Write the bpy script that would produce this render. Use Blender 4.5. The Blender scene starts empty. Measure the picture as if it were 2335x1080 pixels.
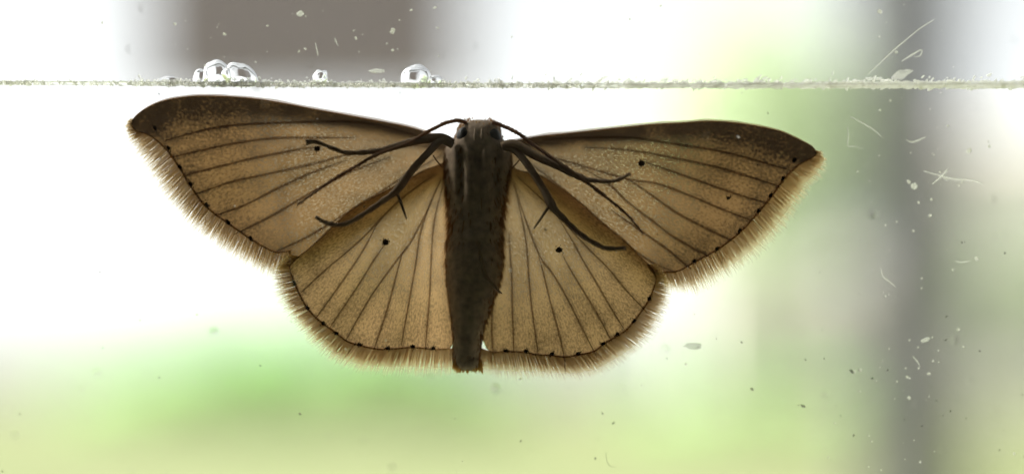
import bpy, bmesh, math, random
from mathutils import Vector, noise
from mathutils.geometry import delaunay_2d_cdt
random.seed(7)
R = math.radians
scene = bpy.context.scene
col = scene.collection

# ------------------------------------------------------------------ scale
# 1 unit = 1 m.  The moth sits on the outer face of a window pane (plane y = 0),
# outdoors is +Y, the camera is indoors at -Y.  PX turns a photo pixel measured
# on the pane into metres (wingspan about 22 mm).
PX = 0.0321 / 2335
CAM_D = 0.050                      # camera to pane
CAM_Z = -0.0047                    # the camera stands a little below the moth
GROUND_Z = -1.3

def P(px, py, d=0.0):              # point on the pane (d = mm outside the glass)
    return Vector(((px - 1167.5) * PX, d * 0.001, (540 - py) * PX))

def far(px, py, D):                # point out in the garden, D metres from the camera
    k = D / CAM_D
    return Vector(((px - 1167.5) * PX * k, D - CAM_D, CAM_Z + ((540 - py) * PX - CAM_Z) * k))

# ------------------------------------------------------------------ camera
cam_data = bpy.data.cameras.new('Camera')
cam = bpy.data.objects.new('Camera', cam_data)
col.objects.link(cam)
cam.location = (0, -CAM_D, CAM_Z)
cam.rotation_euler = (R(90), 0, 0)
cam_data.sensor_width = 36
cam_data.lens = 36 * CAM_D / 0.0321
cam_data.shift_y = -CAM_Z / 0.0321
cam_data.clip_start = 0.001
cam_data.clip_end = 3000
cam_data.dof.use_dof = True
cam_data.dof.focus_distance = CAM_D + 0.0007
cam_data.dof.aperture_fstop = cam_data.lens / 4.2      # a 4.2 mm wide aperture
scene.camera = cam

# ------------------------------------------------------------------ world, sun, exposure
SUN_EL, SUN_AZ = 46, 87            # azimuth from +Y towards -X
w = bpy.data.worlds.new('World'); scene.world = w; w.use_nodes = True
nt = w.node_tree
sky = nt.nodes.new('ShaderNodeTexSky'); sky.sky_type = 'NISHITA'
sky.sun_disc = False; sky.sun_elevation = R(SUN_EL); sky.sun_rotation = R(-SUN_AZ)
sky.air_density = 0.6; sky.dust_density = 2.0; sky.ozone_density = 1.0
hs = nt.nodes.new('ShaderNodeHueSaturation')      # hazy white overcast: little blue left in the sky
hs.inputs['Saturation'].default_value = 0.18
wm = nt.nodes.new('ShaderNodeMix'); wm.data_type = 'RGBA'; wm.blend_type = 'MULTIPLY'; wm.inputs[0].default_value = 1.0
wm.inputs[7].default_value = (1.0, 0.975, 0.93, 1)
nt.links.new(sky.outputs[0], hs.inputs['Color']); nt.links.new(hs.outputs[0], wm.inputs[6])
nt.links.new(wm.outputs[2], nt.nodes['Background'].inputs[0])
nt.nodes['Background'].inputs[1].default_value = 0.075
sun_d = bpy.data.lights.new('sun', 'SUN'); sun = bpy.data.objects.new('sun', sun_d); col.objects.link(sun)
sun_d.energy = 5.0; sun_d.angle = R(15); sun_d.color = (1.0, 0.95, 0.86)
sdir = Vector((-math.sin(R(SUN_AZ)) * math.cos(R(SUN_EL)), math.cos(R(SUN_AZ)) * math.cos(R(SUN_EL)), math.sin(R(SUN_EL))))
sun.rotation_euler = sdir.to_track_quat('Z', 'Y').to_euler()
sun.location = (0, 5, 8)
vs = scene.view_settings
vs.view_transform = 'Standard'; vs.look = 'None'; vs.gamma = 1.0; vs.use_curve_mapping = False
vs.exposure = 2.45
scene.cycles.use_denoising = True
scene.cycles.max_bounces = 14
scene.cycles.transparent_max_bounces = 40
scene.cycles.transmission_bounces = 12
scene.cycles.sample_clamp_indirect = 8

# ------------------------------------------------------------------ helpers
def mesh(name, verts, faces, mat, parent=None, smooth=True, origin=None, closed=True):
    """one mesh object; verts are world positions"""
    if origin is None:
        origin = parent.matrix_world.translation if parent and parent.type == 'EMPTY' else None
    o0 = Vector(origin) if origin is not None else Vector((0, 0, 0))
    me = bpy.data.meshes.new(name)
    me.from_pydata([tuple(Vector(v) - o0) for v in verts], [], faces)
    if closed:
        bm = bmesh.new(); bm.from_mesh(me); bmesh.ops.recalc_face_normals(bm, faces=bm.faces); bm.to_mesh(me); bm.free()
    me.update()
    if smooth:
        me.polygons.foreach_set('use_smooth', [True] * len(me.polygons))
    if mat: me.materials.append(mat)
    ob = bpy.data.objects.new(name, me); col.objects.link(ob)
    if parent:
        ob.parent = parent
        if parent.type != 'EMPTY': ob.location = (0, 0, 0)
    else:
        ob.location = o0
    return ob

def tag(o, label=None, cat=None, group=None, kind=None):
    if label: o['label'] = label
    if cat: o['category'] = cat
    if group: o['group'] = group
    if kind: o['kind'] = kind
    return o

def empty(name, loc, label, cat, group=None):
    o = bpy.data.objects.new(name, None); col.objects.link(o)
    o.location = loc; o.empty_display_size = 0.01
    o.matrix_world.translation = Vector(loc)
    return tag(o, label, cat, group)

class MB:
    def __init__(s): s.v = []; s.f = []
    def add(s, verts, faces):
        b = len(s.v); s.v += [Vector(v) for v in verts]; s.f += [tuple(i + b for i in f) for f in faces]
    def box(s, a, b):
        (x0, y0, z0), (x1, y1, z1) = a, b
        s.add([(x0,y0,z0),(x1,y0,z0),(x1,y1,z0),(x0,y1,z0),(x0,y0,z1),(x1,y0,z1),(x1,y1,z1),(x0,y1,z1)],
              [(0,3,2,1),(4,5,6,7),(0,1,5,4),(1,2,6,5),(2,3,7,6),(3,0,4,7)])
    def tube(s, pts, rad, n=8, flat=1.0, cap=True):
        pts = [Vector(p) for p in pts]; b = len(s.v); up = Vector((0, 1, 0))
        for i, p in enumerate(pts):
            t = (pts[min(i+1, len(pts)-1)] - pts[max(i-1, 0)]).normalized()
            side = t.cross(up)
            if side.length < 1e-6: side = Vector((1, 0, 0))
            side.normalize(); nrm = side.cross(t).normalized()
            for k in range(n):
                a = 2 * math.pi * k / n
                s.v.append(p + (side * math.cos(a) + nrm * math.sin(a) * flat) * rad[i])
        for i in range(len(pts) - 1):
            for k in range(n):
                s.f.append((b+i*n+k, b+i*n+(k+1) % n, b+(i+1)*n+(k+1) % n, b+(i+1)*n+k))
        if cap:
            s.f.append(tuple(b+k for k in range(n))[::-1]); e = b + (len(pts)-1)*n
            s.f.append(tuple(e+k for k in range(n)))
    def blob(s, c, rx, ry, rz, seg=10, rings=7, jit=0.0, ang=0.0, seed=0.0, half=False):
        """ellipsoid; half keeps only the side away from the glass (y > centre)"""
        b = len(s.v); c = Vector(c)
        for i in range(rings + 1):
            th = math.pi * i / rings
            for k in range(seg):
                ph = 2 * math.pi * k / seg
                d = Vector((math.sin(th) * math.cos(ph), math.sin(th) * math.sin(ph), math.cos(th)))
                f = 1 + jit * noise.noise(d * 1.7 + Vector((seed, seed * .37, -seed)))
                q = Vector((d.x * rx * f, d.y * ry * f, d.z * rz * f))
                if half and q.y < 0: q.y *= 0.08
                ca, sa = math.cos(ang), math.sin(ang)
                s.v.append(c + Vector((q.x * ca - q.z * sa, q.y, q.x * sa + q.z * ca)))
        for i in range(rings):
            for k in range(seg):
                s.f.append((b+i*seg+k, b+(i+1)*seg+k, b+(i+1)*seg+(k+1) % seg, b+i*seg+(k+1) % seg))
    def build(s, name, mat, parent=None, smooth=True, origin=None):
        return mesh(name, s.v, s.f, mat, parent, smooth, origin)

def spline(pts, n):
    """Catmull-Rom through tuples of any length, n points evenly spread by length"""
    pts = [Vector(p) for p in pts]
    out = []
    m = len(pts)
    for i in range(m - 1):
        p0, p1, p2, p3 = pts[max(i-1, 0)], pts[i], pts[i+1], pts[min(i+2, m-1)]
        for k in range(24):
            t = k / 24
            out.append(0.5 * ((2*p1) + (p2-p0)*t + (2*p0-5*p1+4*p2-p3)*t*t + (3*p1-p0-3*p2+p3)*t**3))
    out.append(pts[-1])
    L = [0.0]
    for i in range(1, len(out)): L.append(L[-1] + (out[i].xy - out[i-1].xy).length)
    res = []; j = 0
    for i in range(n):
        s = L[-1] * i / (n - 1)
        while j < len(L) - 2 and L[j+1] < s: j += 1
        f = (s - L[j]) / max(L[j+1] - L[j], 1e-9)
        res.append(out[j].lerp(out[j+1], min(max(f, 0), 1)))
    return res

# ------------------------------------------------------------------ materials
def new_mat(name):
    m = bpy.data.materials.new(name); m.use_nodes = True
    t = m.node_tree; t.nodes.clear()
    o = t.nodes.new('ShaderNodeOutputMaterial')
    return m, t, o
def N(t, typ, **kw):
    n = t.nodes.new(typ)
    for k, v in kw.items():
        if k in n.inputs: n.inputs[k].default_value = v
        else: setattr(n, k, v)
    return n
def ramp(t, fac, stops):
    r = t.nodes.new('ShaderNodeValToRGB')
    while len(r.color_ramp.elements) < len(stops): r.color_ramp.elements.new(0.5)
    for e, (p, c) in zip(r.color_ramp.elements, stops):
        e.position = p; e.color = (*c, 1) if len(c) == 3 else c
    t.links.new(fac, r.inputs[0]); return r
def math_node(t, op, a, b=None, clamp=False):
    n = t.nodes.new('ShaderNodeMath'); n.operation = op; n.use_clamp = clamp
    for i, v in enumerate((a, b)):
        if v is None: continue
        if isinstance(v, (int, float)): n.inputs[i].default_value = v
        else: t.links.new(v, n.inputs[i])
    return n.outputs[0]

def principled(name, color, rough=0.7, var=0.25, scale=3.0, spec=0.3):
    m, t, o = new_mat(name)
    b = N(t, 'ShaderNodeBsdfPrincipled'); b.inputs['Roughness'].default_value = rough
    b.inputs['Specular IOR Level'].default_value = spec
    tc = N(t, 'ShaderNodeTexCoord'); nz = N(t, 'ShaderNodeTexNoise', Scale=scale, Detail=5.0)
    t.links.new(tc.outputs['Object'], nz.inputs['Vector'])
    lo = tuple(c * (1 - var) for c in color); hi = tuple(min(c * (1 + var), 1) for c in color)
    r = ramp(t, nz.outputs['Fac'], [(0.3, lo), (0.7, hi)])
    t.links.new(r.outputs[0], b.inputs['Base Color'])
    t.links.new(b.outputs[0], o.inputs[0]); return m

def pane_glass(name):
    """thin clear window glass: passes light straight on and mirrors by Fresnel"""
    m, t, o = new_mat(name)
    tr = N(t, 'ShaderNodeBsdfTransparent'); tr.inputs[0].default_value = (0.965, 0.98, 0.97, 1)
    gl = N(t, 'ShaderNodeBsdfGlossy'); gl.inputs['Roughness'].default_value = 0.02
    fr = N(t, 'ShaderNodeFresnel', IOR=1.45); mx = N(t, 'ShaderNodeMixShader')
    t.links.new(fr.outputs[0], mx.inputs[0]); t.links.new(tr.outputs[0], mx.inputs[1]); t.links.new(gl.outputs[0], mx.inputs[2])
    t.links.new(mx.outputs[0], o.inputs[0]); return m

def clear_glass(name, ior, color=(1, 1, 1), rough=0.0, bump=0.0, bscale=9000, milk=0.0):
    m, t, o = new_mat(name)
    g = N(t, 'ShaderNodeBsdfGlass', IOR=ior, Roughness=rough); g.inputs['Color'].default_value = (*color, 1)
    if bump:
        tc = N(t, 'ShaderNodeTexCoord'); nz = N(t, 'ShaderNodeTexNoise', Scale=bscale, Detail=3.0)
        t.links.new(tc.outputs['Object'], nz.inputs['Vector'])
        bp = N(t, 'ShaderNodeBump', Strength=bump, Distance=0.00003)
        t.links.new(nz.outputs['Fac'], bp.inputs['Height']); t.links.new(bp.outputs[0], g.inputs['Normal'])
    out = g.outputs[0]
    if milk:
        tl = N(t, 'ShaderNodeBsdfTranslucent'); tl.inputs[0].default_value = (0.97, 0.97, 0.95, 1)
        mx = N(t, 'ShaderNodeMixShader'); mx.inputs[0].default_value = milk
        t.links.new(out, mx.inputs[1]); t.links.new(tl.outputs[0], mx.inputs[2]); out = mx.outputs[0]
    t.links.new(out, o.inputs[0]); return m

def filmy(name, trans, diff, see=0.0, tmix=0.8):
    """thin scale, hair or leaf: light passes through it and scatters"""
    m, t, o = new_mat(name)
    tl = N(t, 'ShaderNodeBsdfTranslucent'); tl.inputs[0].default_value = (*trans, 1)
    df = N(t, 'ShaderNodeBsdfDiffuse'); df.inputs[0].default_value = (*diff, 1)
    mx = N(t, 'ShaderNodeMixShader'); mx.inputs[0].default_value = tmix
    t.links.new(df.outputs[0], mx.inputs[1]); t.links.new(tl.outputs[0], mx.inputs[2])
    out = mx.outputs[0]
    if see:
        tr = N(t, 'ShaderNodeBsdfTransparent'); m2 = N(t, 'ShaderNodeMixShader'); m2.inputs[0].default_value = see
        t.links.new(out, m2.inputs[1]); t.links.new(tr.outputs[0], m2.inputs[2]); out = m2.outputs[0]
    t.links.new(out, o.inputs[0]); return m

def wing_material(name, thin, thick, see):
    """scaled wing membrane: 'dense' = how thickly the scales lie, 'bare' = where they are sparse"""
    m, t, o = new_mat(name)
    uv = N(t, 'ShaderNodeUVMap', uv_map='wing')
    dn = N(t, 'ShaderNodeAttribute', attribute_name='dense')
    ba = N(t, 'ShaderNodeAttribute', attribute_name='bare')
    mp = N(t, 'ShaderNodeMapping'); mp.inputs['Scale'].default_value = (130, 250, 1)
    t.links.new(uv.outputs[0], mp.inputs[0])
    fine = N(t, 'ShaderNodeTexNoise', Scale=1.0, Detail=4.0, Roughness=0.7); t.links.new(mp.outputs[0], fine.inputs['Vector'])
    patch = N(t, 'ShaderNodeTexNoise', Scale=14.0, Detail=4.0); t.links.new(uv.outputs[0], patch.inputs['Vector'])
    speck = N(t, 'ShaderNodeTexVoronoi', Scale=95.0); t.links.new(uv.outputs[0], speck.inputs['Vector'])
    # density of scales
    a = math_node(t, 'MULTIPLY', math_node(t, 'SUBTRACT', fine.outputs['Fac'], 0.5), 2.4)
    b = math_node(t, 'MULTIPLY', math_node(t, 'SUBTRACT', patch.outputs['Fac'], 0.5), 1.0)
    d = math_node(t, 'ADD', math_node(t, 'ADD', a, b), dn.outputs['Fac'], clamp=True)
    r = ramp(t, d, [(0.0, thin), (0.45, tuple((x*0.45 + y*0.55) for x, y in zip(thin, thick))), (1.0, thick)])
    # stray dark scales
    sp = ramp(t, speck.outputs['Distance'], [(0.10, (0.35, 0.3, 0.26)), (0.22, (1, 1, 1))])
    mul = N(t, 'ShaderNodeMix', data_type='RGBA', blend_type='MULTIPLY'); mul.inputs[0].default_value = 0.5
    t.links.new(r.outputs[0], mul.inputs[6]); t.links.new(sp.outputs[0], mul.inputs[7])
    tl = N(t, 'ShaderNodeBsdfTranslucent'); t.links.new(mul.outputs[2], tl.inputs[0])
    df = N(t, 'ShaderNodeBsdfDiffuse'); df.inputs[0].default_value = (0.09, 0.065, 0.035, 1)
    mx = N(t, 'ShaderNodeMixShader'); mx.inputs[0].default_value = 0.8
    t.links.new(df.outputs[0], mx.inputs[1]); t.links.new(tl.outputs[0], mx.inputs[2])
    # gaps between sparse scales
    tr = N(t, 'ShaderNodeBsdfTransparent'); tr.inputs[0].default_value = (1.0, 0.82, 0.52, 1)
    g = math_node(t, 'MULTIPLY', math_node(t, 'SUBTRACT', fine.outputs['Fac'], 0.47, True), see)
    g = math_node(t, 'MULTIPLY', g, ba.outputs['Fac'], True)
    m2 = N(t, 'ShaderNodeMixShader'); t.links.new(g, m2.inputs[0])
    t.links.new(mx.outputs[0], m2.inputs[1]); t.links.new(tr.outputs[0], m2.inputs[2])
    t.links.new(m2.outputs[0], o.inputs[0]); return m

M = {}
M['glass'] = pane_glass('window_glass')
M['strip'] = clear_glass('clear_plastic', 1.46)
M['adhesive'] = clear_glass('clear_adhesive', 1.16, (1, 1, 0.98), 0.02, 0.3, milk=0.25)
M['adhesive_milky'] = clear_glass('milky_adhesive', 1.18, (1, 1, 1), 0.05, 0.3, milk=0.45)
M['crumbs'] = filmy('adhesive_crumbs', (0.97, 0.97, 0.94), (0.8, 0.8, 0.78), 0.5, 0.9)
M['drop'] = clear_glass('clear_bubble', 0.86, bump=.06, bscale=5000)
M['dust'] = filmy('dust', (0.85, 0.84, 0.79), (0.5, 0.5, 0.46), 0.5, 0.85)
M['lint'] = filmy('lint', (0.95, 0.95, 0.91), (0.7, 0.7, 0.66), 0.62, 0.85)
M['smudge'] = filmy('smudge', (0.12, 0.12, 0.09), (0.2, 0.2, 0.16), 0.8, 0.6)
M['grime'] = filmy('grime', (0.12, 0.12, 0.09), (0.2, 0.2, 0.16), 0.55, 0.6)
M['forewing'] = wing_material('forewing_scales', (0.300, 0.172, 0.078), (0.027, 0.016, 0.010), 1.6)
M['hindwing'] = wing_material('hindwing_scales', (0.47, 0.296, 0.148), (0.057, 0.032, 0.016), 1.5)
M['vein'] = filmy('wing_vein', (0.34, 0.18, 0.07), (0.06, 0.04, 0.025), 0.58, 0.85)
M['vein_edge'] = filmy('wing_margin_vein', (0.34, 0.19, 0.075), (0.06, 0.04, 0.025), 0.55, 0.85)
M['spot'] = filmy('dark_spot', (0.035, 0.024, 0.020), (0.05, 0.04, 0.035), 0.12, 0.7)
def fringe_material():
    """hair scales, thick at the root and thinning out to a see-through tip"""
    m, t, o = new_mat('fringe_scale')
    al = N(t, 'ShaderNodeAttribute', attribute_name='along')
    c = ramp(t, al.outputs['Fac'], [(0.0, (0.47, 0.34, 0.17)), (0.5, (0.62, 0.475, 0.275)), (1.0, (0.80, 0.67, 0.46))])
    s_ = ramp(t, al.outputs['Fac'], [(0.0, (0.25,) * 3), (0.5, (0.45,) * 3), (1.0, (0.76,) * 3)])
    tl = N(t, 'ShaderNodeBsdfTranslucent'); t.links.new(c.outputs[0], tl.inputs[0])
    df = N(t, 'ShaderNodeBsdfDiffuse'); df.inputs[0].default_value = (0.15, 0.12, 0.08, 1)
    mx = N(t, 'ShaderNodeMixShader'); mx.inputs[0].default_value = .88
    tr = N(t, 'ShaderNodeBsdfTransparent'); m2 = N(t, 'ShaderNodeMixShader')
    t.links.new(df.outputs[0], mx.inputs[1]); t.links.new(tl.outputs[0], mx.inputs[2])
    t.links.new(s_.outputs[0], m2.inputs[0]); t.links.new(mx.outputs[0], m2.inputs[1]); t.links.new(tr.outputs[0], m2.inputs[2])
    t.links.new(m2.outputs[0], o.inputs[0]); return m
M['fringe'] = fringe_material()
M['fur'] = filmy('body_fur', (0.30, 0.16, 0.065), (0.07, 0.05, 0.035), 0.2, 0.65)
M['tuft'] = filmy('tail_tuft', (0.40, 0.22, 0.06), (0.12, 0.09, 0.05), 0.0, 0.75)
M['leg'] = filmy('leg_scales', (0.17, 0.095, 0.045), (0.22, 0.165, 0.115), 0.0, 0.4)
M['antenna'] = filmy('antenna_scales', (0.26, 0.13, 0.055), (0.2, 0.14, 0.1), 0.0, 0.5)
M['body'] = principled('body_scales', (0.20, 0.150, 0.108), 0.75, 0.3, 5200, 0.1)
M['eye'] = principled('compound_eye', (0.025, 0.023, 0.02), 0.55, 0.1, 9000, 0.2)

# ------------------------------------------------------------------ the setting: ground, and an added unseen room shell that blocks sky light
n_g = 40
gv, gf = [], []
for i in range(n_g + 1):
    for k in range(n_g + 1):
        x = -1500 + 3000 * k / n_g; y = 0.16 + 1600 * (i / n_g) ** 2
        gv.append((x, y, GROUND_Z))
for i in range(n_g):
    for k in range(n_g):
        a = i * (n_g + 1) + k; gf.append((a, a + 1, a + n_g + 2, a + n_g + 1))
M['lawn'] = principled('lawn_grass', (0.098, 0.112, 0.055), 0.9, 0.3, 0.12, 0.1)
tag(mesh('ground', gv, gf, M['lawn'], smooth=False), 'pale green lawn blurred far beyond the glass', None, None, 'structure')

M['plaster'] = principled('added_room_plaster', (0.55, 0.53, 0.50), 0.9, 0.05, 2.0, 0.2)
hw, z0, z1 = 0.30, -0.30, 0.30     # window opening
rm = MB()  # shell round the camera, out of view, added to keep the moth's underside dim
y0, y1 = -0.06, 0.05
rm.box((-1.6, y0, -1.3), (-hw, y1, 1.2)); rm.box((hw, y0, -1.3), (1.6, y1, 1.2))
rm.box((-hw, y0, -1.3), (hw, y1, z0)); rm.box((-hw, y0, z1), (hw, y1, 1.2))
rm.box((-1.6, -3.0, -1.3), (-1.5, y0, 1.2)); rm.box((1.5, -3.0, -1.3), (1.6, y0, 1.2))
rm.box((-1.5, -3.0, -1.3), (1.5, -2.9, 1.2))
rm.box((-1.5, -2.9, 1.1), (1.5, y0, 1.2)); rm.box((-1.5, -2.9, -1.3), (1.5, y0, -1.2))
tag(rm.build('wall', M['plaster'], smooth=False), 'plain wall and unseen room shell, added to keep sky light off the moth', None, None, 'structure')

pb = MB(); pb.box((-hw + .0005, -0.003, z0 + .0005), (hw - .0005, 0.0, z1 - .0005))
pane = tag(pb.build('window_pane', M['glass'], smooth=False, origin=(0, 0, z0)),
           'dusty clear window pane that the moth clings to', 'window pane')

# ------------------------------------------------------------------ garden seen out of focus through the pane
def leaf_cloud(c, rx, ry, rz, n, size, shape=1.0):
    mb = MB(); c = Vector(c)
    clumps = []
    for _ in range(max(8, n // 90)):
        while True:
            q = Vector((random.uniform(-1, 1), random.uniform(-1, 1), random.uniform(-1, 1)))
            if 0.25 < q.length < 1: break
        clumps.append(q)
    for i in range(n):
        q = random.choice(clumps) * 0.86 + Vector((random.gauss(0, .17), random.gauss(0, .17), random.gauss(0, .17)))
        p = c + Vector((q.x * rx, q.y * ry, q.z * rz))
        if p.z < GROUND_Z + .05: p.z = GROUND_Z + .05 + random.random() * .3
        a = Vector((random.gauss(0, 1), random.gauss(0, 1), random.gauss(0, 1))).normalized()
        b = a.orthogonal().normalized(); s = size * random.uniform(.6, 1.3)
        mb.add([p - a*s, p + b*s*.45, p + a*s, p - b*s*.45], [(0, 1, 2, 3)])
    return mb

M['leaf'] = filmy('tree_leaf', (0.52, 0.60, 0.42), (0.48, 0.56, 0.39), 0.0, 0.5)
M['leaf_bush'] = filmy('bush_leaf', (0.42, 0.64, 0.30), (0.39, 0.60, 0.27), 0.0, 0.45)
M['bark'] = principled('tree_bark', (0.30, 0.27, 0.23), 0.9, 0.3, 6)

def tree(px, py, D, rx, rz, n, label, group=None):
    c = far(px, py, D)
    t = empty('tree', (c.x, c.y, GROUND_Z), label, 'tree', group)
    tr = MB(); h = c.z - GROUND_Z
    tr.tube([(c.x, c.y, GROUND_Z), (c.x + .1, c.y, GROUND_Z + h * .5), (c.x - .05, c.y, c.z + rz * .4)], [.28, .2, .06], 9)
    for a in range(5):
        an = a * 1.256
        tr.tube([(c.x + .05, c.y, c.z - rz * .5), (c.x + math.cos(an) * rx * .6, c.y + math.sin(an) * rx * .5, c.z + rz * .25)], [.12, .03], 6)
    tr.build('trunk', M['bark'], t)
    leaf_cloud(c, rx, rx * .9, rz, n, .34).build('crown', M['leaf'], t, smooth=False)
    return t

def bush(px, D, half_w, top_py, n=1600):
    by_house = px > 1500
    top = far(px, top_py, D); h = top.z - GROUND_Z
    t = empty('bush', (top.x, top.y, GROUND_Z), 'low green bush in front of the pale grey house' if by_house else 'rounded green bush in the blurred row below the moth', 'bush',
              'low bushes in front of the house' if by_house else 'bushes behind the lawn')
    st = MB(); st.tube([(top.x, top.y, GROUND_Z), (top.x, top.y, GROUND_Z + h * .6)], [.09, .03], 7); st.build('stem', M['bark'], t)
    leaf_cloud((top.x, top.y, GROUND_Z + h * .5), half_w, half_w * .7, h * .52, n, .22).build('foliage', M['leaf_bush'], t, smooth=False)

for px, hwid, tp in [(300, 2.6, 830), (430, 2.7, 770), (560, 2.9, 715), (700, 2.9, 735), (840, 2.7, 700), (960, 2.6, 740), (1090, 2.3, 830),
                     (1560, 2.3, 880), (1690, 2.2, 872), (1830, 2.2, 876)]:
    bush(px, 66, hwid, tp)
tree(1750, 285, 60, 5.8, 6.6, 6500, 'tall leafy tree left of the grey post beyond the lawn')
tree(2400, 660, 62, 3.6, 2.4, 1000, 'small tree right of the grey post beyond the lawn')

# houses behind the bushes
M['render'] = principled('house_render', (0.66, 0.62, 0.60), 0.9, 0.08, .4)
M['white_render'] = principled('white_house_render', (0.78, 0.75, 0.72), 0.9, 0.05, .4)
M['roof'] = principled('house_roof', (0.36, 0.33, 0.31), 0.9, 0.2, 2)
M['win'] = principled('house_window', (0.05, 0.06, 0.07), 0.2, 0.1, 2, .5)
def house(x0, x1, top, D, mat, label):
    c0, c1 = far(x0, top, D), far(x1, top, D)
    ho = empty('house', ((c0.x + c1.x) / 2, c0.y, GROUND_Z), label, 'house')
    b = MB(); b.box((c0.x, c0.y, GROUND_Z), (c1.x, c0.y + 2.5, c0.z)); b.build('wall', mat, ho, False)
    b = MB(); zr = c0.z + 1.3
    b.add([(c0.x-.2, c0.y-.3, c0.z+.01), (c1.x+.2, c0.y-.3, c0.z+.01), (c1.x+.2, c0.y+2.8, c0.z+.01), (c0.x-.2, c0.y+2.8, c0.z+.01), (c0.x-.2, c0.y+1.25, zr), (c1.x+.2, c0.y+1.25, zr)],
          [(0, 1, 5, 4), (2, 3, 4, 5), (0, 4, 3), (1, 2, 5), (3, 2, 1, 0)])
    b.build('roof', M['roof'], ho, False)
    for k in range(2):
        b = MB(); x = c0.x + (c1.x - c0.x) * (.2 + .4 * k)
        b.box((x, c0.y - .03, .9), (x + .8, c0.y + .05, 1.9)); b.build('window', M['win'], ho, False)
house(1585, 2040, 650, 76, M['render'], 'pale grey house standing behind the bushes')
house(2190, 2620, 330, 84, M['white_render'], 'taller white house standing behind the small tree')

# porch: grey post in view, its beam overhead out of frame, a dark board hanging from the beam
M['post'] = principled('grey_painted_post', (0.155, 0.153, 0.158), 0.7, 0.15, 5)
M['board'] = principled('brown_stained_board', (0.24, 0.205, 0.205), 0.75, 0.15, 9)
D = 2.3
pl, pr = far(1978, 540, D), far(2198, 540, D)
zb = far(0, -900, D).z
po = empty('porch_frame', (pl.x, pl.y, GROUND_Z), 'grey upright porch post standing out of focus beyond the pane', 'post')
b = MB(); b.box((pl.x, pl.y, GROUND_Z), (pr.x, pl.y + .05, zb)); b.build('post', M['post'], po, False)
b = MB(); b.box((-1.3, pl.y - .002, zb + .001), (pr.x + .1, pl.y + .10, zb + .12)); b.build('beam', M['post'], po, False)
b = MB(); b.box((-1.3, pl.y, GROUND_Z), (-1.2, pl.y + .10, zb)); b.build('post', M['post'], po, False)
bl, br_ = far(312, 138, D), far(1062, 138, D)
ztop = zb - .12
bo = empty('hanging_board', ((bl.x + br_.x) / 2, bl.y + .02, bl.z), 'dark brown board hanging blurred above the moth', 'board')
b = MB(); b.box((bl.x, bl.y + .02, bl.z), (br_.x, bl.y + .06, ztop)); b.build('panel', M['board'], bo, False)
for x in (bl.x + .06, br_.x - .06):
    b = MB(); b.tube([(x, bl.y + .04, ztop - .01), (x, bl.y + .04, zb + .01)], [.004, .004], 8); b.build('rod', M['board'], bo)

# ------------------------------------------------------------------ clear plastic strip stuck on the glass, its ragged lower edge
def seam_y(px):
    return 190.0 + 6.5 * max(0.0, min(1.0, px / 1300.0))
TH0, WEDGE = 0.00005, 0.060
sv, sf = [], []
xs = [-1400 + 40 * i for i in range(130)]
for px in xs:
    p = P(px, seam_y(px) - 5 + 1.2 * noise.noise(Vector((px * .05, 3, 0))))
    top = 0.0200
    sv += [(p.x, 0.00003, p.z), (p.x, 0.00003, top), (p.x, 0.00003 + TH0 + (top - p.z) * WEDGE, top), (p.x, 0.00003 + TH0, p.z)]
for i in range(len(xs) - 1):
    a = i * 4
    for k in range(4):
        sf.append((a + k, a + (k + 1) % 4, a + 4 + (k + 1) % 4, a + 4 + k))
sf += [(0, 3, 2, 1), tuple(len(sv) - 4 + k for k in range(4))]
strip = empty('plastic_strip', (0, 0.0, 0.0048), 'clear plastic strip stuck along the pane above the moth', 'strip')
mesh('strip_body', sv, sf, M['strip'], strip, False)

def rim(name, a, b, r0, r1, mat, step=6):
    mb = MB(); pts = []; rad = []
    px = a
    while px <= b:
        n1 = noise.noise(Vector((px * .06, 11, 0))); n2 = noise.noise(Vector((px * .31, 5, 2)))
        r = r0 + (r1 - r0) * (px - a) / (b - a)
        pts.append(P(px, seam_y(px) - r * .7 + 1.2 * n1, 0.22)); rad.append(r * PX * (1 + .45 * n1 + .35 * n2)); px += step
    mb.tube(pts, rad, 8, 1.3)
    return mb.build(name, mat, strip)
rim('adhesive_rim', -60, 1330, 5.0, 5.5, M['adhesive'])
rim('adhesive_rim', 1331, 2400, 6.0, 9.0, M['crumbs'])
lumps, milky = MB(), MB()
for i in range(2200):
    px = random.uniform(-20, 2360)
    right = px > 1300 + random.gauss(0, 120)
    if 60 < px < 290 and random.random() < .75: continue
    hgt = 13 if not right else 18
    if 330 < px < 420: hgt = 18
    py = seam_y(px) - 1 - abs(random.gauss(0, hgt * .45))
    s = random.uniform(1.3, 3.6) * PX
    mb = milky if right else lumps
    el = random.uniform(1.4, 3.2) if right else random.uniform(1.0, 2.2)
    mb.blob(P(px, py, random.uniform(.12, .45)), s * el, s, s, 7, 5, .5, random.gauss(.6, .4) if right else random.gauss(0, .8), i * 1.3)
tag(lumps.build('adhesive_lumps', M['crumbs'], strip), kind='stuff')
tag(milky.build('milky_adhesive_lumps', M['crumbs'], strip), kind='stuff')

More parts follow.
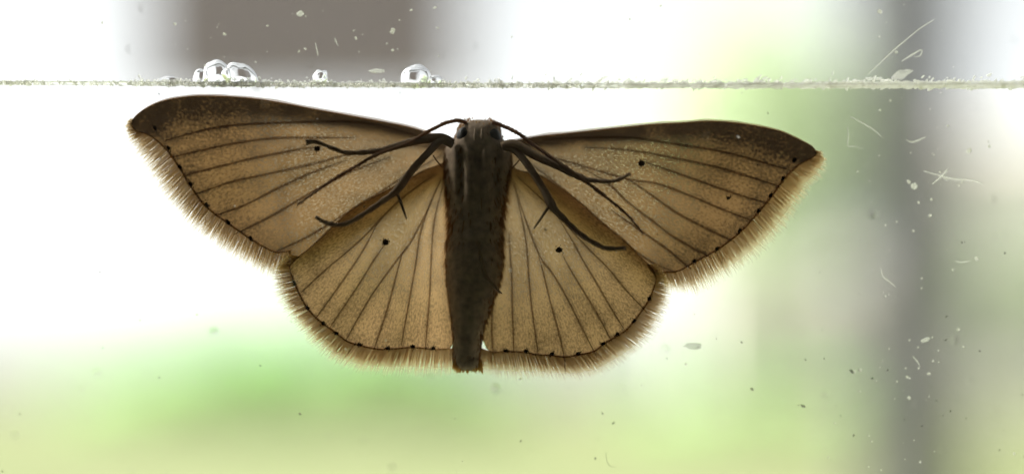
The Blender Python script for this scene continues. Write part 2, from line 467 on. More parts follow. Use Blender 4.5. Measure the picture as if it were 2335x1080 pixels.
def bubble(px, py, rx, rz, label, ang=0.0, jit=.12, seed=1.0):
    """air trapped in the clear adhesive: a pocket of lower index than what surrounds it"""
    mb = MB(); c = P(px, py, 0.42)
    mb.blob(c, rx * PX, min(rx, rz) * .8 * PX, rz * PX, 40, 26, jit, ang, seed)
    floor_z = P(px, seam_y(px) - 3).z
    for v in mb.v:
        if v.z < floor_z: v.z = floor_z - (floor_z - v.z) * .15
    o = mb.build('air_bubble', M['drop'], origin=c)
    return tag(o, label, 'bubble', 'clear bubbles along the strip edge')
bubble(489, 163, 31, 33, 'tallest round clear bubble of a cluster of three on the strip edge', 0.1, .08, 2)
bubble(543, 168, 41, 29, 'wide slanting clear bubble leaning on a taller round bubble', -.45, .15, 5)
bubble(450, 172, 15, 21, 'small narrow clear bubble beside a tall round bubble', -.2, .15, 9)
bubble(727, 171, 17, 17, 'small lone clear bubble sitting on the strip edge', .5, .35, 12)
bubble(947, 173, 34, 31, 'large half round clear bubble with a smaller bubble beside it', .35, .12, 15)
bubble(992, 179, 17, 14, 'small low clear bubble beside the large half round one', 0, .15, 19)
bubble(375, 181, 26, 11, 'flat low clear bubble spread along the strip edge', .1, .35, 23)

# ------------------------------------------------------------------ the moth
MOTH = P(1085, 850, 0)
moth = empty('moth', MOTH, 'brown moth spread flat on the glass with its underside showing', 'moth')

def inside_dist(p, line):
    """distance in px from p to a polyline of 2D vectors"""
    best = 1e9
    for i in range(len(line) - 1):
        a, b = line[i], line[i+1]; ab = b - a
        t = max(0, min(1, (p - a).dot(ab) / max(ab.length_squared, 1e-9)))
        best = min(best, (p - a - ab * t).length)
    return best

def make_wing(name, outline_parts, base, depth, dense_fn, bare_fn, mat, label):
    """outline_parts: list of px polylines that chain into a closed outline"""
    loop = []
    for pts, n in outline_parts:
        loop += [Vector(v).to_2d() for v in spline([(*q, 0) for q in pts], n)[:-1]]
    xs = [v.x for v in loop]; ys = [v.y for v in loop]
    pts = list(loop); nl = len(loop); step = 6.0
    edges = [(i, (i + 1) % nl) for i in range(nl)]
    y = min(ys); row = 0
    while y < max(ys):
        x = min(xs) + (row % 2) * step / 2
        while x < max(xs):
            pts.append(Vector((x + random.uniform(-1, 1), y + random.uniform(-1, 1)))); x += step
        y += step * .87; row += 1
    vo, eo, fo, _, _, _ = delaunay_2d_cdt(pts, edges, [], 1, 0.01)
    verts = [P(v.x, v.y, depth(v)) for v in vo]
    o = mesh(name, verts, [tuple(f) for f in fo], mat, moth)
    me = o.data
    for nm, fn in (('dense', dense_fn), ('bare', bare_fn)):
        at = me.attributes.new(nm, 'FLOAT', 'POINT')
        at.data.foreach_set('value', [fn(v) for v in vo])
    uv = me.uv_layers.new(name='wing')
    bs = Vector(base)
    for lp in me.loops:
        v = vo[lp.vertex_index] - bs
        r = v.length; a = math.atan2(v.y, v.x)
        uv.data[lp.index].uv = (r / 1000.0, a * 0.36)
    if label: o['label'] = label
    return o

def child_strip(name, mb, mat, wing):
    o = mesh(name, mb.v, mb.f, mat, None, origin=MOTH)
    o.parent = wing; o.location = (0, 0, 0)
    return o

def add_vein(wing, pts, depth, r0, r1, name='vein', mat=None, off=-0.012):
    if name == 'vein':             # run on to the wing margin
        a, b = Vector(pts[0]), Vector(pts[1]); pts = [tuple(a + (a - b).normalized() * 11)] + list(pts)
    line = spline([(*q, 0) for q in pts], max(6, len(pts) * 5))
    n = len(line); mb = MB()
    mb.tube([P(v.x, v.y, depth(v.to_2d()) + off) for v in line],
            [(r0 + (r1 - r0) * i / (n - 1)) * PX * (1 + .35 * noise.noise(Vector((v.x * .03, v.y * .03, 2)))) * min(1, .45 + 4 * i / n) * min(1, .3 + 3 * (n - 1 - i) / n) for i, v in enumerate(line)], 7, .55)
    return child_strip(name, mb, mat or M['vein'], wing)

def add_spot(wing, px, py, rx, ry, ang, depth, i):
    """a patch of dark scales: a ragged core with loose scales round it"""
    rnd = random.Random(i * 7 + int(px)); mb = MB(); c = P(px, py, depth(Vector((px, py))) - .02)
    mb.blob(c, rx * .72 * PX, .012e-3, ry * .72 * PX, 14, 16, .45, -ang, i * 2.7 + px * .01)
    ca, sa = math.cos(ang), math.sin(ang)
    for _ in range(26):
        u, v = rnd.gauss(0, .62) * rx, rnd.gauss(0, .62) * ry
        x, y = px + u * ca - v * sa, py + u * sa + v * ca
        p = P(x, y, depth(Vector((x, y))) - .022); w_, h_ = rnd.uniform(.7, 1.3) * PX, rnd.uniform(1.4, 2.8) * PX
        mb.add([p + Vector((-w_, 0, 0)), p + Vector((0, 0, -h_)), p + Vector((w_, 0, 0)), p + Vector((0, 0, h_))], [(0, 1, 2, 3)])
    child_strip('spot', mb, M['spot'], wing)

def add_fringe(wing, inner, outer, depth, spacing=2.3, seed=1):
    """hair scales growing across the gap between the margin line and the fringe edge"""
    rnd = random.Random(seed)
    A = spline([(*q, 0) for q in inner], 200); B = spline([(*q, 0) for q in outer], 200)
    L = sum((A[i+1] - A[i]).length for i in range(199))
    mb = MB(); along = []
    for lo, hi, sp, wid, dd in ((.45, .82, .45, 2.4, 0), (.70, 1.05, .34, 1.7, .02), (.92, 1.14, .42, 1.6, .04)):
        n = int(L / (spacing * sp))
        for i in range(n):
            u = (i + rnd.random()) / n * 199; k = min(int(u), 198); f = u - k
            a = A[k].lerp(A[k+1], f); b0 = B[k].lerp(B[k+1], f)
            cl = noise.noise(Vector((u * .35, seed * 3.1, 0))); cl2 = noise.noise(Vector((u * 1.1, seed * 5.1, 7)))
            d = (b0 - a); side = Vector((-d.y, d.x, 0)).normalized()
            ln = rnd.uniform(lo, hi) * (1 + .07 * cl + .04 * cl2)
            tip = a + d * ln + side * (rnd.gauss(0, 3.0) + 4 * cl2)
            mid = a + d * ln * .55 + side * (rnd.gauss(0, .9) + 2 * cl2)
            root = a - d.normalized() * 3
            z = depth(a.to_2d()) + dd + rnd.uniform(-.03, .03)
            wb = wid * rnd.uniform(.6, 1.2) * .5
            q = []
            for p, w_, dz in ((root, wb * .8, 0), (mid, wb, rnd.uniform(-.03, .03)), (tip, wb * .45, rnd.uniform(-.07, .07))):
                q += [P(p.x - side.x * w_, p.y - side.y * w_, z + dz), P(p.x + side.x * w_, p.y + side.y * w_, z + dz)]
            along += [0, 0, ln * .55, ln * .55, ln, ln]
            mb.add(q, [(0, 1, 3, 2), (2, 3, 5, 4)])
    o = child_strip('fringe', mb, M['fringe'], wing); o['kind'] = 'stuff'
    at = o.data.attributes.new('along', 'FLOAT', 'POINT'); at.data.foreach_set('value', along)

def wdepth(base, d0, d1, rmax, ph):
    bs = Vector(base)
    def f(v):
        r = (v - bs).length / rmax; a = math.atan2(v.y - bs.y, abs(v.x - bs.x))
        return d0 + .60 * (1 - smooth(45, 170, abs(v.x - 1082))) + (d1 - d0) * min(r, 1.1) + .05 * math.sin(a * 14 + ph) * min(1, r * 1.5) + .06 * noise.noise(Vector((v.x * .006, v.y * .006, ph)))
    return f

# outlines in photo pixels -------------------------------------------------
LF = dict(base=(1010, 315),
    costa=[(1012, 300), (985, 288), (960, 280), (900, 267), (800, 249), (700, 232), (640, 221), (580, 212), (510, 207), (440, 206), (385, 212), (345, 223), (315, 239), (294, 256), (284, 271)],
    margin=[(284, 271), (294, 288), (328, 300), (365, 332), (393, 371), (418, 412), (454, 461), (505, 501), (554, 535), (590, 557), (620, 570), (646, 566)],
    inner=[(646, 566), (664, 596), (715, 574), (765, 545), (800, 526), (850, 497), (900, 462), (950, 425), (1000, 390), (1012, 350)],
    fr_in=[(290, 262), (284, 272), (294, 289), (328, 301), (365, 332), (393, 371), (418, 412), (454, 461), (505, 501), (554, 535), (590, 557), (620, 570), (652, 566)],
    fr_out=[(279, 260), (268, 282), (275, 310), (289, 338), (305, 363), (327, 401), (352, 440), (386, 482), (437, 529), (488, 567), (556, 606), (603, 627), (640, 628)],
    veins=[[(373, 308), (463, 284), (548, 272), (697, 265), (830, 266), (985, 305)], [(382, 348), (454, 331), (522, 316), (612, 303), (697, 301), (800, 300)],
           [(407, 391), (505, 365), (573, 348), (676, 327), (720, 322)], [(437, 433), (514, 406), (586, 389), (697, 363), (780, 340), (900, 320), (1000, 315)],
           [(480, 484), (548, 459), (616, 423), (697, 384), (780, 352)], [(531, 523), (612, 482), (697, 431), (790, 380), (880, 345)],
           [(628, 562), (697, 529), (790, 470), (900, 400), (1000, 335)]],
    dots=[(337, 284), (367, 329), (393, 373), (418, 412), (456, 460), (505, 501), (556, 537)], discal=(712, 326), sign=-1)
RF = dict(base=(1160, 318),
    costa=[(1158, 300), (1185, 297), (1230, 293), (1300, 287), (1400, 277), (1500, 268), (1568, 265), (1623, 262), (1696, 268), (1781, 285), (1823, 302), (1852, 317), (1866, 326), (1875, 341)],
    margin=[(1875, 341), (1862, 353), (1834, 367), (1798, 402), (1770, 440), (1742, 474), (1700, 521), (1647, 562), (1595, 591), (1555, 613), (1525, 617)],
    inner=[(1525, 617), (1500, 644), (1452, 606), (1410, 565), (1365, 543), (1304, 507), (1263, 468), (1210, 415), (1175, 385), (1160, 350)],
    fr_in=[(1871, 333), (1875, 342), (1862, 354), (1834, 368), (1798, 402), (1770, 440), (1742, 474), (1700, 521), (1647, 562), (1595, 591), (1555, 613), (1515, 616)],
    fr_out=[(1887, 338), (1898, 358), (1892, 382), (1881, 399), (1866, 412), (1846, 445), (1823, 478), (1785, 530), (1738, 576), (1665, 626), (1600, 660), (1528, 660)],
    veins=[[(1806, 378), (1720, 352), (1640, 331), (1525, 312), (1440, 300), (1300, 300), (1180, 310)], [(1781, 415), (1695, 387), (1640, 370), (1546, 349), (1440, 329), (1340, 322)],
           [(1755, 455), (1687, 434), (1589, 398), (1512, 370), (1478, 358)], [(1721, 495), (1644, 464), (1580, 436), (1504, 408), (1440, 398), (1330, 365), (1200, 325)],
           [(1678, 542), (1610, 508), (1542, 470), (1465, 415), (1430, 395)], [(1623, 578), (1546, 534), (1495, 495), (1440, 453), (1390, 405), (1330, 370)],
           [(1576, 602), (1525, 559), (1470, 520), (1400, 470)], [(1538, 612), (1482, 585), (1400, 520), (1300, 430), (1200, 350)]],
    dots=[(1825, 357), (1799, 400), (1770, 440), (1742, 474), (1699, 521), (1647, 562), (1594, 591)], discal=(1470, 361), sign=1)
LH = dict(base=(1005, 375),
    costa=[(1012, 352), (990, 364), (962, 377), (907, 410), (838, 446), (792, 474), (750, 512), (706, 555), (672, 583), (652, 604)],
    margin=[(652, 604), (660, 630), (665, 643), (678, 673), (694, 700), (718, 726), (759, 756), (785, 776), (815, 786), (852, 794), (881, 795), (937, 791), (985, 795), (1022, 793)],
    inner=[(1022, 793), (1045, 740), (1045, 600), (1040, 480), (1030, 400), (1012, 352)],
    fr_in=[(676, 580), (652, 604), (660, 630), (665, 643), (678, 673), (694, 700), (718, 726), (759, 756), (785, 776), (815, 786), (852, 794), (881, 795), (937, 791), (985, 795), (1040, 793)],
    fr_out=[(640, 575), (619, 605), (612, 628), (615, 648), (622, 673), (641, 706), (670, 743), (700, 780), (730, 806), (763, 828), (822, 845), (878, 848), (933, 850), (989, 853), (1042, 850)],
    veins=[[(681, 663), (737, 610), (796, 560), (837, 521), (900, 455), (985, 385)], [(718, 717), (781, 628), (822, 565), (856, 502)],
           [(752, 736), (807, 654), (848, 587), (872, 552)], [(789, 765), (841, 673), (904, 584), (930, 550), (970, 470), (1000, 395)],
           [(852, 784), (881, 695), (911, 580), (925, 555)], [(913, 776), (933, 661), (944, 595), (956, 517), (985, 430), (1003, 395)],
           [(967, 787), (976, 665), (978, 610), (985, 500), (1005, 410)]],
    dots=[(665, 642), (694, 699), (731, 735), (761, 758), (815, 784), (880, 792), (938, 788), (984, 792)], discal=(874, 546), sign=-1)
RH = dict(base=(1165, 380),
    costa=[(1158, 352), (1181, 374), (1234, 391), (1283, 423), (1328, 456), (1377, 501), (1426, 541), (1458, 574), (1490, 606), (1502, 630)],
    margin=[(1502, 630), (1495, 655), (1485, 680), (1468, 706), (1450, 730), (1433, 750), (1412, 764), (1378, 784), (1357, 800), (1320, 808), (1290, 813), (1260, 809), (1227, 808), (1200, 802), (1150, 800), (1123, 802), (1107, 790)],
    inner=[(1107, 790), (1095, 740), (1110, 600), (1120, 480), (1135, 400), (1158, 352)],
    fr_in=[(1480, 600), (1502, 630), (1495, 655), (1485, 680), (1468, 706), (1450, 730), (1433, 750), (1412, 764), (1378, 784), (1357, 800), (1320, 808), (1290, 813), (1260, 809), (1227, 808), (1200, 802), (1150, 800), (1123, 802), (1085, 788)],
    fr_out=[(1512, 598), (1530, 632), (1534, 667), (1530, 693), (1513, 727), (1497, 760), (1470, 788), (1433, 817), (1393, 840), (1360, 855), (1300, 862), (1250, 859), (1200, 860), (1143, 857), (1110, 852), (1086, 840)],
    veins=[[(1473, 703), (1427, 653), (1390, 607), (1340, 557), (1260, 470), (1180, 390)], [(1428, 750), (1393, 693), (1367, 647), (1333, 590), (1310, 547), (1275, 490)],
           [(1395, 770), (1363, 710), (1333, 660), (1307, 617), (1284, 575)], [(1357, 800), (1330, 747), (1293, 673), (1260, 617), (1233, 580), (1195, 480), (1172, 400)],
           [(1290, 840), (1288, 813), (1277, 760), (1257, 687), (1240, 617), (1230, 580)], [(1228, 803), (1215, 710), (1207, 630), (1200, 540), (1180, 440), (1168, 400)],
           [(1172, 797), (1168, 687), (1167, 630), (1160, 520)], [(1123, 797), (1120, 733), (1124, 660)]],
    dots=[(1153, 797), (1200, 798), (1260, 805), (1320, 804), (1378, 782), (1411, 760), (1450, 729), (1485, 678)], discal=(1277, 564), sign=1)

def smooth(a, b, x):
    t = max(0, min(1, (x - a) / (b - a))); return t * t * (3 - 2 * t)

def vein_soft(W):
    lines = []
    for v in W['veins']:
        ln = [q.to_2d() for q in spline([(*q, 0) for q in v], 9)]
        xs = [q.x for q in ln]; ys = [q.y for q in ln]
        lines.append((ln, min(xs) - 16, max(xs) + 16, min(ys) - 16, max(ys) + 16))
    def f(v):
        d = 99
        for ln, a, b, c, e in lines:
            if a < v.x < b and c < v.y < e: d = min(d, inside_dist(v, ln))
        return math.exp(-(d / 6.5) ** 2)
    return f

def forewing(W, label):
    depth = wdepth(W['base'], 1.45, .75, 780, 0.4 if W['sign'] < 0 else 1.9)
    cl = [Vector(q) for q in W['costa']]; ml = [Vector(q) for q in W['margin']]; bs = Vector(W['base'])
    vs_ = vein_soft(W)
    def dense(v):
        r = (v - bs).length
        dc = inside_dist(v, cl); dm = inside_dist(v, ml)
        wband = 26 + 30 * smooth(150, 560, r)
        a = 1.0 - smooth(wband * .45, wband * 1.5, dc)
        a2 = .24 * (1 - smooth(30, 200, dc))
        return .20 + .36 * vs_(v) - .08 * bare(v) + .60 * a * (1 - .5 * smooth(640, 800, r)) + a2 + .16 * (1 - smooth(0, 70, dm))
    def bare(v):
        r = (v - bs).length
        return (1 - smooth(260, 520, r)) * smooth(20, 60, inside_dist(v, cl))
    o = make_wing('forewing', [(W['costa'], 70), (W['margin'], 60), (W['inner'], 50), ([W['inner'][-1], W['costa'][0]], 6)],
                  W['base'], depth, dense, bare, M['forewing'], label)
    for v in W['veins']: add_vein(o, v, depth, 2.4, 2.9)
    add_vein(o, W['margin'], depth, 1.9, 1.7, 'margin_vein', M['vein_edge'])
    add_vein(o, W['costa'], depth, 4.5, 3.0, 'costal_vein', M['vein'])
    for i, (x, y) in enumerate(W['dots']):
        add_spot(o, x - W['sign'] * 3, y - 1, 8.0, 5.0, (.95 if W['sign'] < 0 else -.95) - .012 * i, depth, i)
    add_spot(o, *W['discal'], 10, 8.5, .3, depth, 20)
    if W['sign'] > 0: add_spot(o, 1670, 443, 5, 4, .3, depth, 31)
    add_fringe(o, W.get('fr_in', W['margin']), W['fr_out'], depth, seed=3 if W['sign'] < 0 else 8)

def hindwing(W, label):
    depth = wdepth(W['base'], 1.0, .62, 520, 2.2 if W['sign'] < 0 else .9)
    cl = [Vector(q) for q in W['costa']]; ml = [Vector(q) for q in W['margin']]; bs = Vector(W['base'])
    vs_ = vein_soft(W)
    def dense(v):
        dc = inside_dist(v, cl); dm = inside_dist(v, ml)
        return .20 + .30 * vs_(v) + .22 * (1 - smooth(0, 46, dc)) + .10 * (1 - smooth(0, 50, dm))
    def bare(v):
        return (1 - smooth(170, 400, (v - bs).length)) * smooth(30, 90, inside_dist(v, cl))
    o = make_wing('hindwing', [(W['costa'], 50), (W['margin'], 60), (W['inner'], 40)],
                  W['base'], depth, dense, bare, M['hindwing'], label)
    for v in W['veins']: add_vein(o, v, depth, 1.9, 2.4)
    add_vein(o, W['margin'], depth, 1.6, 1.6, 'margin_vein', M['vein_edge'])
    add_vein(o, W['costa'], depth, 2.5, 2.5, 'costal_vein', M['vein_edge'])
    nd = len(W['dots'])
    for i, (x, y) in enumerate(W['dots']):
        tan = Vector(W['margin'][0]).lerp(Vector(W['margin'][-1]), i / nd)
        s = 1.0 if W['sign'] < 0 else -1.0
        f = i / (nd - 1) if W['sign'] < 0 else 1 - i / (nd - 1)
        add_spot(o, x, y, 7.5, 5.0, s * 1.2 * (1 - min(1, f * 1.5)), depth, i + 40)
    add_spot(o, *W['discal'], 10, 9, .5, depth, 60)
    add_fringe(o, W['fr_in'], W['fr_out'], depth, seed=14 if W['sign'] < 0 else 21)

forewing(LF, 'forewing whose dark discal spot lies under a leg tip')
forewing(RF, 'forewing with a clear dark discal spot and a stray speck')
hindwing(LH, 'hindwing with a rounded fringed edge and a triangular discal spot')
hindwing(RH, 'hindwing with a scalloped fringed edge and a round discal spot')

# body: head, thorax and abdomen in one continuous skin -------------------
ST = [  # py, left px, right px, centre depth mm, half depth mm
 (256, 1076, 1104, 1.55, .20), (259, 1058, 1122, 1.55, .38), (266, 1045, 1137, 1.52, .55), (280, 1038, 1142, 1.5, .68), (296, 1036, 1143, 1.5, .74),
 (306, 1026, 1152, 1.5, .78), (318, 1011, 1163, 1.55, .85), (340, 1007, 1168, 1.6, .95), (372, 1007, 1168, 1.65, 1.02), (405, 1008, 1162, 1.7, 1.02),
 (440, 1011, 1155, 1.7, .98), (475, 1015, 1149, 1.68, .92), (508, 1018, 1145, 1.62, .86), (545, 1013, 1147, 1.58, .84), (585, 1009, 1148, 1.55, .84),
 (625, 1011, 1144, 1.5, .82), (665, 1015, 1131, 1.45, .78), (710, 1021, 1114, 1.38, .68), (755, 1028, 1100, 1.32, .56), (790, 1029, 1093, 1.28, .48),
 (820, 1030, 1094, 1.25, .42), (836, 1036, 1092, 1.25, .36), (843, 1048, 1082, 1.25, .2)]
bl_ = spline([(py, l, d) for py, l, r_, d, h in ST], 90)
NS = 44; bm_ = MB(); rows = []
fine = []
for i in range(90):
    u = i / 89 * (len(ST) - 1); k = min(int(u), len(ST) - 2); f = u - k
    f2 = f
    a, b = ST[k], ST[k + 1]
    fine.append([a[j] + (b[j] - a[j]) * f2 for j in range(5)])
for _ in range(2):
    fine = [fine[0]] + [[(fine[i-1][j] + 2 * fine[i][j] + fine[i+1][j]) / 4 for j in range(5)] for i in range(1, 89)] + [fine[-1]]
for py, l, r_, dc, hd in fine:
    c = (l + r_) / 2; hwid = (r_ - l) / 2
    for k in range(NS):
        a = 2 * math.pi * k / NS
        ca, sa = math.cos(a), math.sin(a)      # sa < 0 : ventral side, towards the glass
        x = c + hwid * math.copysign(abs(ca) ** .9, ca)
        dd = hd * sa
        if sa < 0:
            th = smooth(318, 345, py) * (1 - smooth(420, 475, py))
            xr = (x - 1090) / 75
            dd += th * (.16 * math.exp(-(xr / .07) ** 2) - .10 * math.exp(-((abs(xr) - .27) / .13) ** 2) + .12 * math.exp(-((abs(xr) - .52) / .07) ** 2) - .05 * math.exp(-((abs(xr) - .78) / .14) ** 2))
            ab = smooth(500, 540, py)
            dd += ab * .07 * abs(math.sin((py - 505) / 44 * math.pi)) ** .6 * sa
        dd += .03 * noise.noise(Vector((x * .03, py * .03, sa)))
        bm_.v.append(P(x, py, dc + dd))
for i in range(89):
    for k in range(NS):
        bm_.f.append((i*NS+k, i*NS+(k+1) % NS, (i+1)*NS+(k+1) % NS, (i+1)*NS+k))
bm_.f.append(tuple(range(NS))[::-1]); bm_.f.append(tuple(89*NS+k for k in range(NS)))
body = bm_.build('body', M['body'], moth)
for ex, ey in ((1059, 300), (1121, 303)):
    mb = MB(); mb.blob(P(ex, ey, 1.12), 21*PX, .30e-3, 25*PX, 20, 14, .03, 0, 1)
    child_strip('eye', mb, M['eye'], body)
# labial palps, reaching forward between the eyes
for s in (-1, 1):
    mb = MB(); pts = spline([(1090+s*6, 330, .80), (1090+s*8, 300, .76), (1090+s*7, 272, .95)], 10)
    mb.tube([P(v.x, v.y, v.z) for v in pts], [PX*(5 - 2.5*i/9) for i in range(10)], 9)
    child_strip('palp', mb, M['body'], body)

# fur along the body --------------------------------------------------------
def hair(mb, p, tip, wid):
    d = (tip - p); side = d.cross(Vector((0, 1, 0)))
    if side.length < 1e-12: return
    side = side.normalized() * wid
    m_ = p.lerp(tip, .55)
    mb.add([p - side, p + side, m_ - side * .8, m_ + side * .8, tip], [(0, 1, 3, 2), (2, 3, 4)])
fm = MB()
for i in range(2600):
    s = random.choice(fine[3:84]); py, l, r_, dc, hd = s
    py += random.uniform(-5, 5)
    a = random.choice((0, math.pi)) + random.gauss(0, .55)
    c = (l + r_) / 2; hwid = (r_ - l) / 2
    p = P(c + hwid * math.cos(a) * .98, py, dc + hd * math.sin(a) * .98)
    up = -1 if py < 300 else 1
    ln = random.uniform(10, 26) * PX * (.5 if py < 320 else 1)
    if 420 < py < 560: ln *= 1.25
    if py < 300: ln *= .5
    if py > 600: ln *= .6
    tip = p + Vector((math.cos(a) * (.42 if 380 < py < 640 else .22) * ln, math.sin(a) * .3 * ln, -up * ln * .9))
    hair(fm, p, tip, random.uniform(1.2, 2.2) * PX)
o = child_strip('fur', fm, M['fur'], body); o['kind'] = 'stuff'
tm = MB()
for i in range(260):
    x = random.uniform(1033, 1096); p = P(x, random.uniform(815, 838), 1.25 + random.uniform(-.3, .3))
    ln = random.uniform(8, 17) * PX
    hair(tm, p, p + Vector((random.gauss((x - 1064) / 60, .25) * ln * .5, 0, -ln)), random.uniform(1.3, 2.4) * PX)
o = child_strip('tail_tuft', tm, M['tuft'], body); o['kind'] = 'stuff'

# legs, antennae --------------------------------------------------------------
def limb(name, pts, mat, parent=None, n=40, hairs=0, label=None, ring=0.0, flat=.9, seg=False):
    """pts: (px, py, depth mm, half width px)"""
    xs = spline([(p[0], p[1], p[2]) for p in pts], n)
    cum = [0.0]
    for i in range(1, len(pts)): cum.append(cum[-1] + math.hypot(pts[i][0]-pts[i-1][0], pts[i][1]-pts[i-1][1]))
    rad = []
    for i in range(n):
        s = cum[-1] * i / (n - 1); k = 0
        while k < len(pts) - 2 and cum[k+1] < s: k += 1
        f = (s - cum[k]) / max(cum[k+1] - cum[k], 1e-6); f = max(0, min(1, f))
        r = pts[k][3] + (pts[k+1][3] - pts[k][3]) * f
        if seg and i > n * .5: r *= .78 + .34 * abs(math.sin(i * .62))
        if ring: r *= 1 + ring * (1 if i % 2 else -1)
        rad.append(r * PX * (1 + .08 * noise.noise(Vector((i * .6, pts[0][0], 1)))))
    mb = MB(); P3 = [P(v.x, v.y, v.z) for v in xs]
    mb.tube(P3, rad, 9, flat)
    for i in range(hairs):
        k = random.randrange(n - 1); t = (P3[k+1] - P3[k]).normalized()
        sd = t.cross(Vector((0, 1, 0))).normalized() * random.choice((-1, 1))
        p = P3[k].lerp(P3[k+1], random.random()) + sd * rad[k] * .8
        hair(mb, p, p + t * random.uniform(5, 10) * PX + sd * random.uniform(1, 3.5) * PX, .8 * PX)
    if parent is None:
        o = mb.build(name, mat, moth)
    else:
        o = child_strip(name, mb, mat, parent)
    if label: o['label'] = label
    return o

limb('leg', [(1030, 318, .80, 11), (1000, 306, .70, 11), (941, 316, .55, 9.5), (898, 329, .45, 8), (856, 341, .35, 6.5), (792, 346, .2, 5), (762, 338, .14, 4.6), (728, 325, .10, 4.2), (712, 322, .08, 6), (697, 324, .07, 6.5)], M['leg'], n=54, hairs=70, seg=True, label='foreleg ending in a small dark clump')
l2 = limb('leg', [(1030, 322, .80, 9), (1003, 313, .66, 9), (975, 342, .52, 8.5), (941, 380, .42, 8.5), (907, 425, .34, 10), (890, 442, .31, 7.5), (873, 454, .28, 6.6), (826, 487, .2, 5.6), (783, 510, .14, 5), (745, 508, .1, 4.6), (719, 493, .07, 3.6)], M['leg'], n=60, hairs=80, seg=True, label='middle leg curling up at its foot')
limb('spur', [(900, 432, .34, 4), (911, 455, .28, 3.6), (919, 478, .24, 3), (926, 497, .2, 1.6)], M['leg'], l2, 14)
limb('leg', [(1145, 325, .80, 11), (1175, 322, .68, 11), (1222, 350, .52, 10), (1271, 374, .42, 8.5), (1320, 399, .32, 7.5), (1353, 409, .22, 5.2), (1401, 411, .14, 4.6), (1438, 395, .07, 3.6)], M['leg'], n=54, hairs=70, seg=True, label='foreleg bending up at its thin foot')
l4 = limb('leg', [(1150, 326, .80, 9), (1177, 338, .66, 8.5), (1206, 374, .52, 8.5), (1239, 427, .42, 8.5), (1257, 463, .34, 11), (1268, 478, .31, 8), (1283, 493, .28, 6.6), (1320, 529, .2, 6), (1365, 558, .14, 5.4), (1393, 566, .1, 5), (1428, 565, .07, 4)], M['leg'], n=60, hairs=80, seg=True, label='middle leg stretched along the hindwing edge')
limb('spur', [(1256, 463, .34, 4), (1244, 480, .28, 3.4), (1231, 500, .24, 2.8), (1217, 520, .2, 1.6)], M['leg'], l4, 14)
limb('leg', [(1086, 500, .86, 5), (1088, 540, .78, 5), (1094, 577, .70, 4.5), (1108, 625, .62, 3.6), (1129, 653, .60, 3.0), (1144, 666, .62, 1.6)], M['leg'], n=34, hairs=30, label='thin hind leg lying across the abdomen')
limb('antenna', [(1062, 268, 1.05, 4.5), (1043, 263, .98, 4.4), (1018, 269, .85, 4.2), (996, 280, .72, 4), (970, 295, .6, 4), (932, 320, .42, 3.8), (855, 351, .24, 3.6), (813, 376, .2, 3.5), (749, 414, .14, 3.1), (677, 467, .08, 1.6)], M['antenna'], n=110, hairs=110, ring=.12)
limb('antenna', [(1122, 266, 1.05, 4.5), (1145, 275, .98, 4.4), (1181, 295, .76, 4.2), (1214, 321, .62, 4), (1263, 358, .42, 3.8), (1320, 400, .20, 3.6), (1377, 444, .16, 3.3), (1426, 484, .12, 2.8), (1467, 532, .08, 1.5)], M['antenna'], n=110, hairs=110, ring=.12)
for pts in ([(985, 346, .75, 1.3), (993, 358, .85, 1.6), (1006, 372, .95, 1.8)], [(1186, 355, .75, 1.3), (1176, 366, .85, 1.6), (1162, 380, .95, 1.8)]):
    limb('bristle', pts, M['antenna'], body, 10)

def on_face(px, py, d):
    """mm outside the pane: on the bare glass, or on the strip above its edge"""
    if py > seam_y(px) - 4: return d
    return d + .032 + 1000 * (TH0 + (seam_y(px) - 5 - py) * PX * WEDGE)
# ------------------------------------------------------------------ lint, flecks and dust on the pane
def fibre(lines, label, wid=1.7, d=.015, mat='lint'):
    mb = MB()
    for pts in lines:
        ln = spline([(*q, 0) for q in pts], 16)
        mb.tube([P(v.x, v.y, on_face(v.x, v.y, d)) for v in ln], [PX * wid * .78 * (.35 + .65 * math.sin(math.pi * (i + 1) / 17)) * (1 + .5 * noise.noise(Vector((v.x * .2, v.y * .2, 4)))) for i, v in enumerate(ln)], 6, .4)
    c = P(*lines[0][0], 0)
    o = mb.build('lint_fibre', M[mat], origin=c)
    tag(o, label, 'lint', 'lint fibres on the pane')
fibre([[(1939, 265), (1970, 282), (1994, 297), (2010, 312)]], 'straight slanting pale fibre on the pane beside the grey post', 2.0)
fibre([[(2066, 317), (2075, 323), (2088, 322), (2111, 313)]], 'short hooked pale fibre on the pane over the grey post', 2.4)
fibre([[(2107, 390), (2147, 401), (2175, 408), (2215, 411), (2240, 419)], [(2126, 420), (2148, 401), (2162, 385)], [(2150, 402), (2163, 412)]], 'pale branching star shaped fibre on the pane', 2.2)
fibre([[(1933, 286), (1935, 310), (1934, 332), (1948, 333), (1966, 338)]], 'pale fibre bent at a right angle on the pane', 1.3)
fibre([[(2008, 611), (2013, 630), (2028, 642), (2043, 655)]], 'pale fibre slanting down across the grey post', 1.9)
fibre([[(2179, 594), (2193, 598), (2212, 594)]], 'faint short curved fibre right of the grey post', 1.6)
fibre([[(2082, 812), (2091, 822), (2098, 833)]], 'small curved pale fibre low on the grey post', 2.4)
fibre([[(718, 96), (721, 110), (724, 126)]], 'short upright pale fibre before the dark board', 1.9)
fibre([[(762, 84), (766, 95), (770, 103)]], 'tiny slanting pale fibre before the dark board', 2.0)
fibre([[(2134, 42), (2105, 60), (2079, 80), (2036, 116), (2005, 145), (1979, 169)]], 'long diagonal pale scratch line above the strip edge', 1.7)
fibre([[(2058, 138), (2086, 121), (2104, 112), (2100, 126), (2086, 128)]], 'small forked pale mark above the strip edge', 2.2)
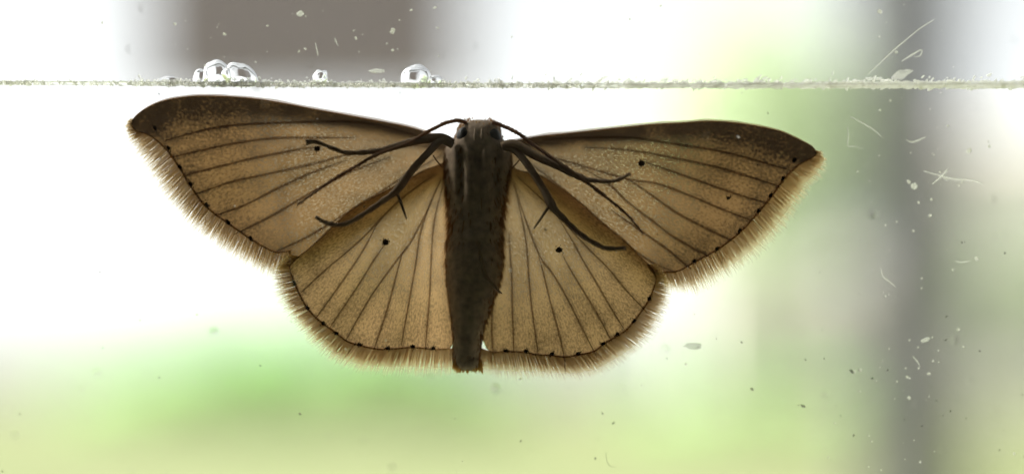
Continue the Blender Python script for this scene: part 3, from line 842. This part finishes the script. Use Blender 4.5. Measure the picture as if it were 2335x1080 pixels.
fibre([[(367, 574), (365, 590), (363, 606)]], 'tiny dark hair on the bright pane beside the wing fringe', 1.0, .015, 'grime')
fibre([[(1382, 1030), (1384, 1050), (1392, 1062), (1404, 1064)]], 'faint dark curled hair low on the pane', .8, .015, 'grime')

def fleck(px, py, rx, rz, ang, mat, label, jit=.5, name='fleck'):
    mb = MB(); c = P(px, py, on_face(px, py, .012))
    mb.blob(c, rx * PX, .012e-3, rz * PX, 14, 8, jit, ang, px * .13)
    tag(mb.build(name, M[mat], origin=c), label, 'fleck', 'flecks on the pane')
fleck(858, 161, 18, 4.5, .05, 'lint', 'thin pale flake lying just above the strip edge', .6)
fleck(683, 29, 8, 6, .2, 'lint', 'bright round fleck before the dark board')
fleck(2085, 424, 8, 6.5, .2, 'lint', 'brightest round fleck on the grey post')
fleck(2111, 774, 11, 4, .4, 'lint', 'slanting yellowish fleck on the grey post')
fleck(2058, 168, 22, 9, .3, 'lint', 'bright white ragged crumb on the strip edge', .7)
fleck(1581, 788, 19, 7, .05, 'smudge', 'faint grey smudge on the pane below the wing', .7)
fleck(1943, 846, 6, 3, -.8, 'grime', 'dark slanting grain left of the grey post')
fleck(1831, 925, 6, 3, -.5, 'grime', 'dark oval grain low on the pane')

dl, dk, inner = MB(), MB(), MB()
for i in range(200):
    px, py = random.uniform(-40, 2380), random.uniform(-30, 1110)
    if random.random() < .55: px = random.gauss(2080, 90)
    elif random.random() < .35: px, py = random.uniform(390, 1040), random.uniform(-10, 170)
    r = min(random.lognormvariate(.55, .45), 5) * PX
    dl.blob(P(px, py, on_face(px, py, .008)), r * random.uniform(.8, 1.6), .006e-3, r, 7, 5, .5, random.uniform(0, 3), i)
for i in range(110):
    px, py = random.uniform(-40, 2380), random.uniform(190, 1110)
    if random.random() < .35: px, py = random.uniform(1150, 2335), random.uniform(700, 1110)
    r = min(random.lognormvariate(.35, .45), 3.6) * PX
    dk.blob(P(px, py, .008), r * random.uniform(.9, 1.8), .006e-3, r * .8, 7, 5, .5, random.uniform(0, 3), i + 500)
for i in range(130):
    px, py = random.uniform(-40, 2380), random.uniform(-30, 1110)
    r = min(random.lognormvariate(.9, .5), 6) * PX
    p = P(px, py); p.y = -.00301
    inner.blob(p, r, .006e-3, r, 7, 5, .4, 0, i + 900)
tag(dl.build('dust', M['dust']), 'fine pale dust scattered over the pane', None, None, 'stuff')
tag(dk.build('grime_specks', M['grime']), 'fine dark specks scattered over the pane', None, None, 'stuff')
tag(inner.build('indoor_dust', M['dust']), 'soft pale dust on the indoor face of the pane', None, None, 'stuff')
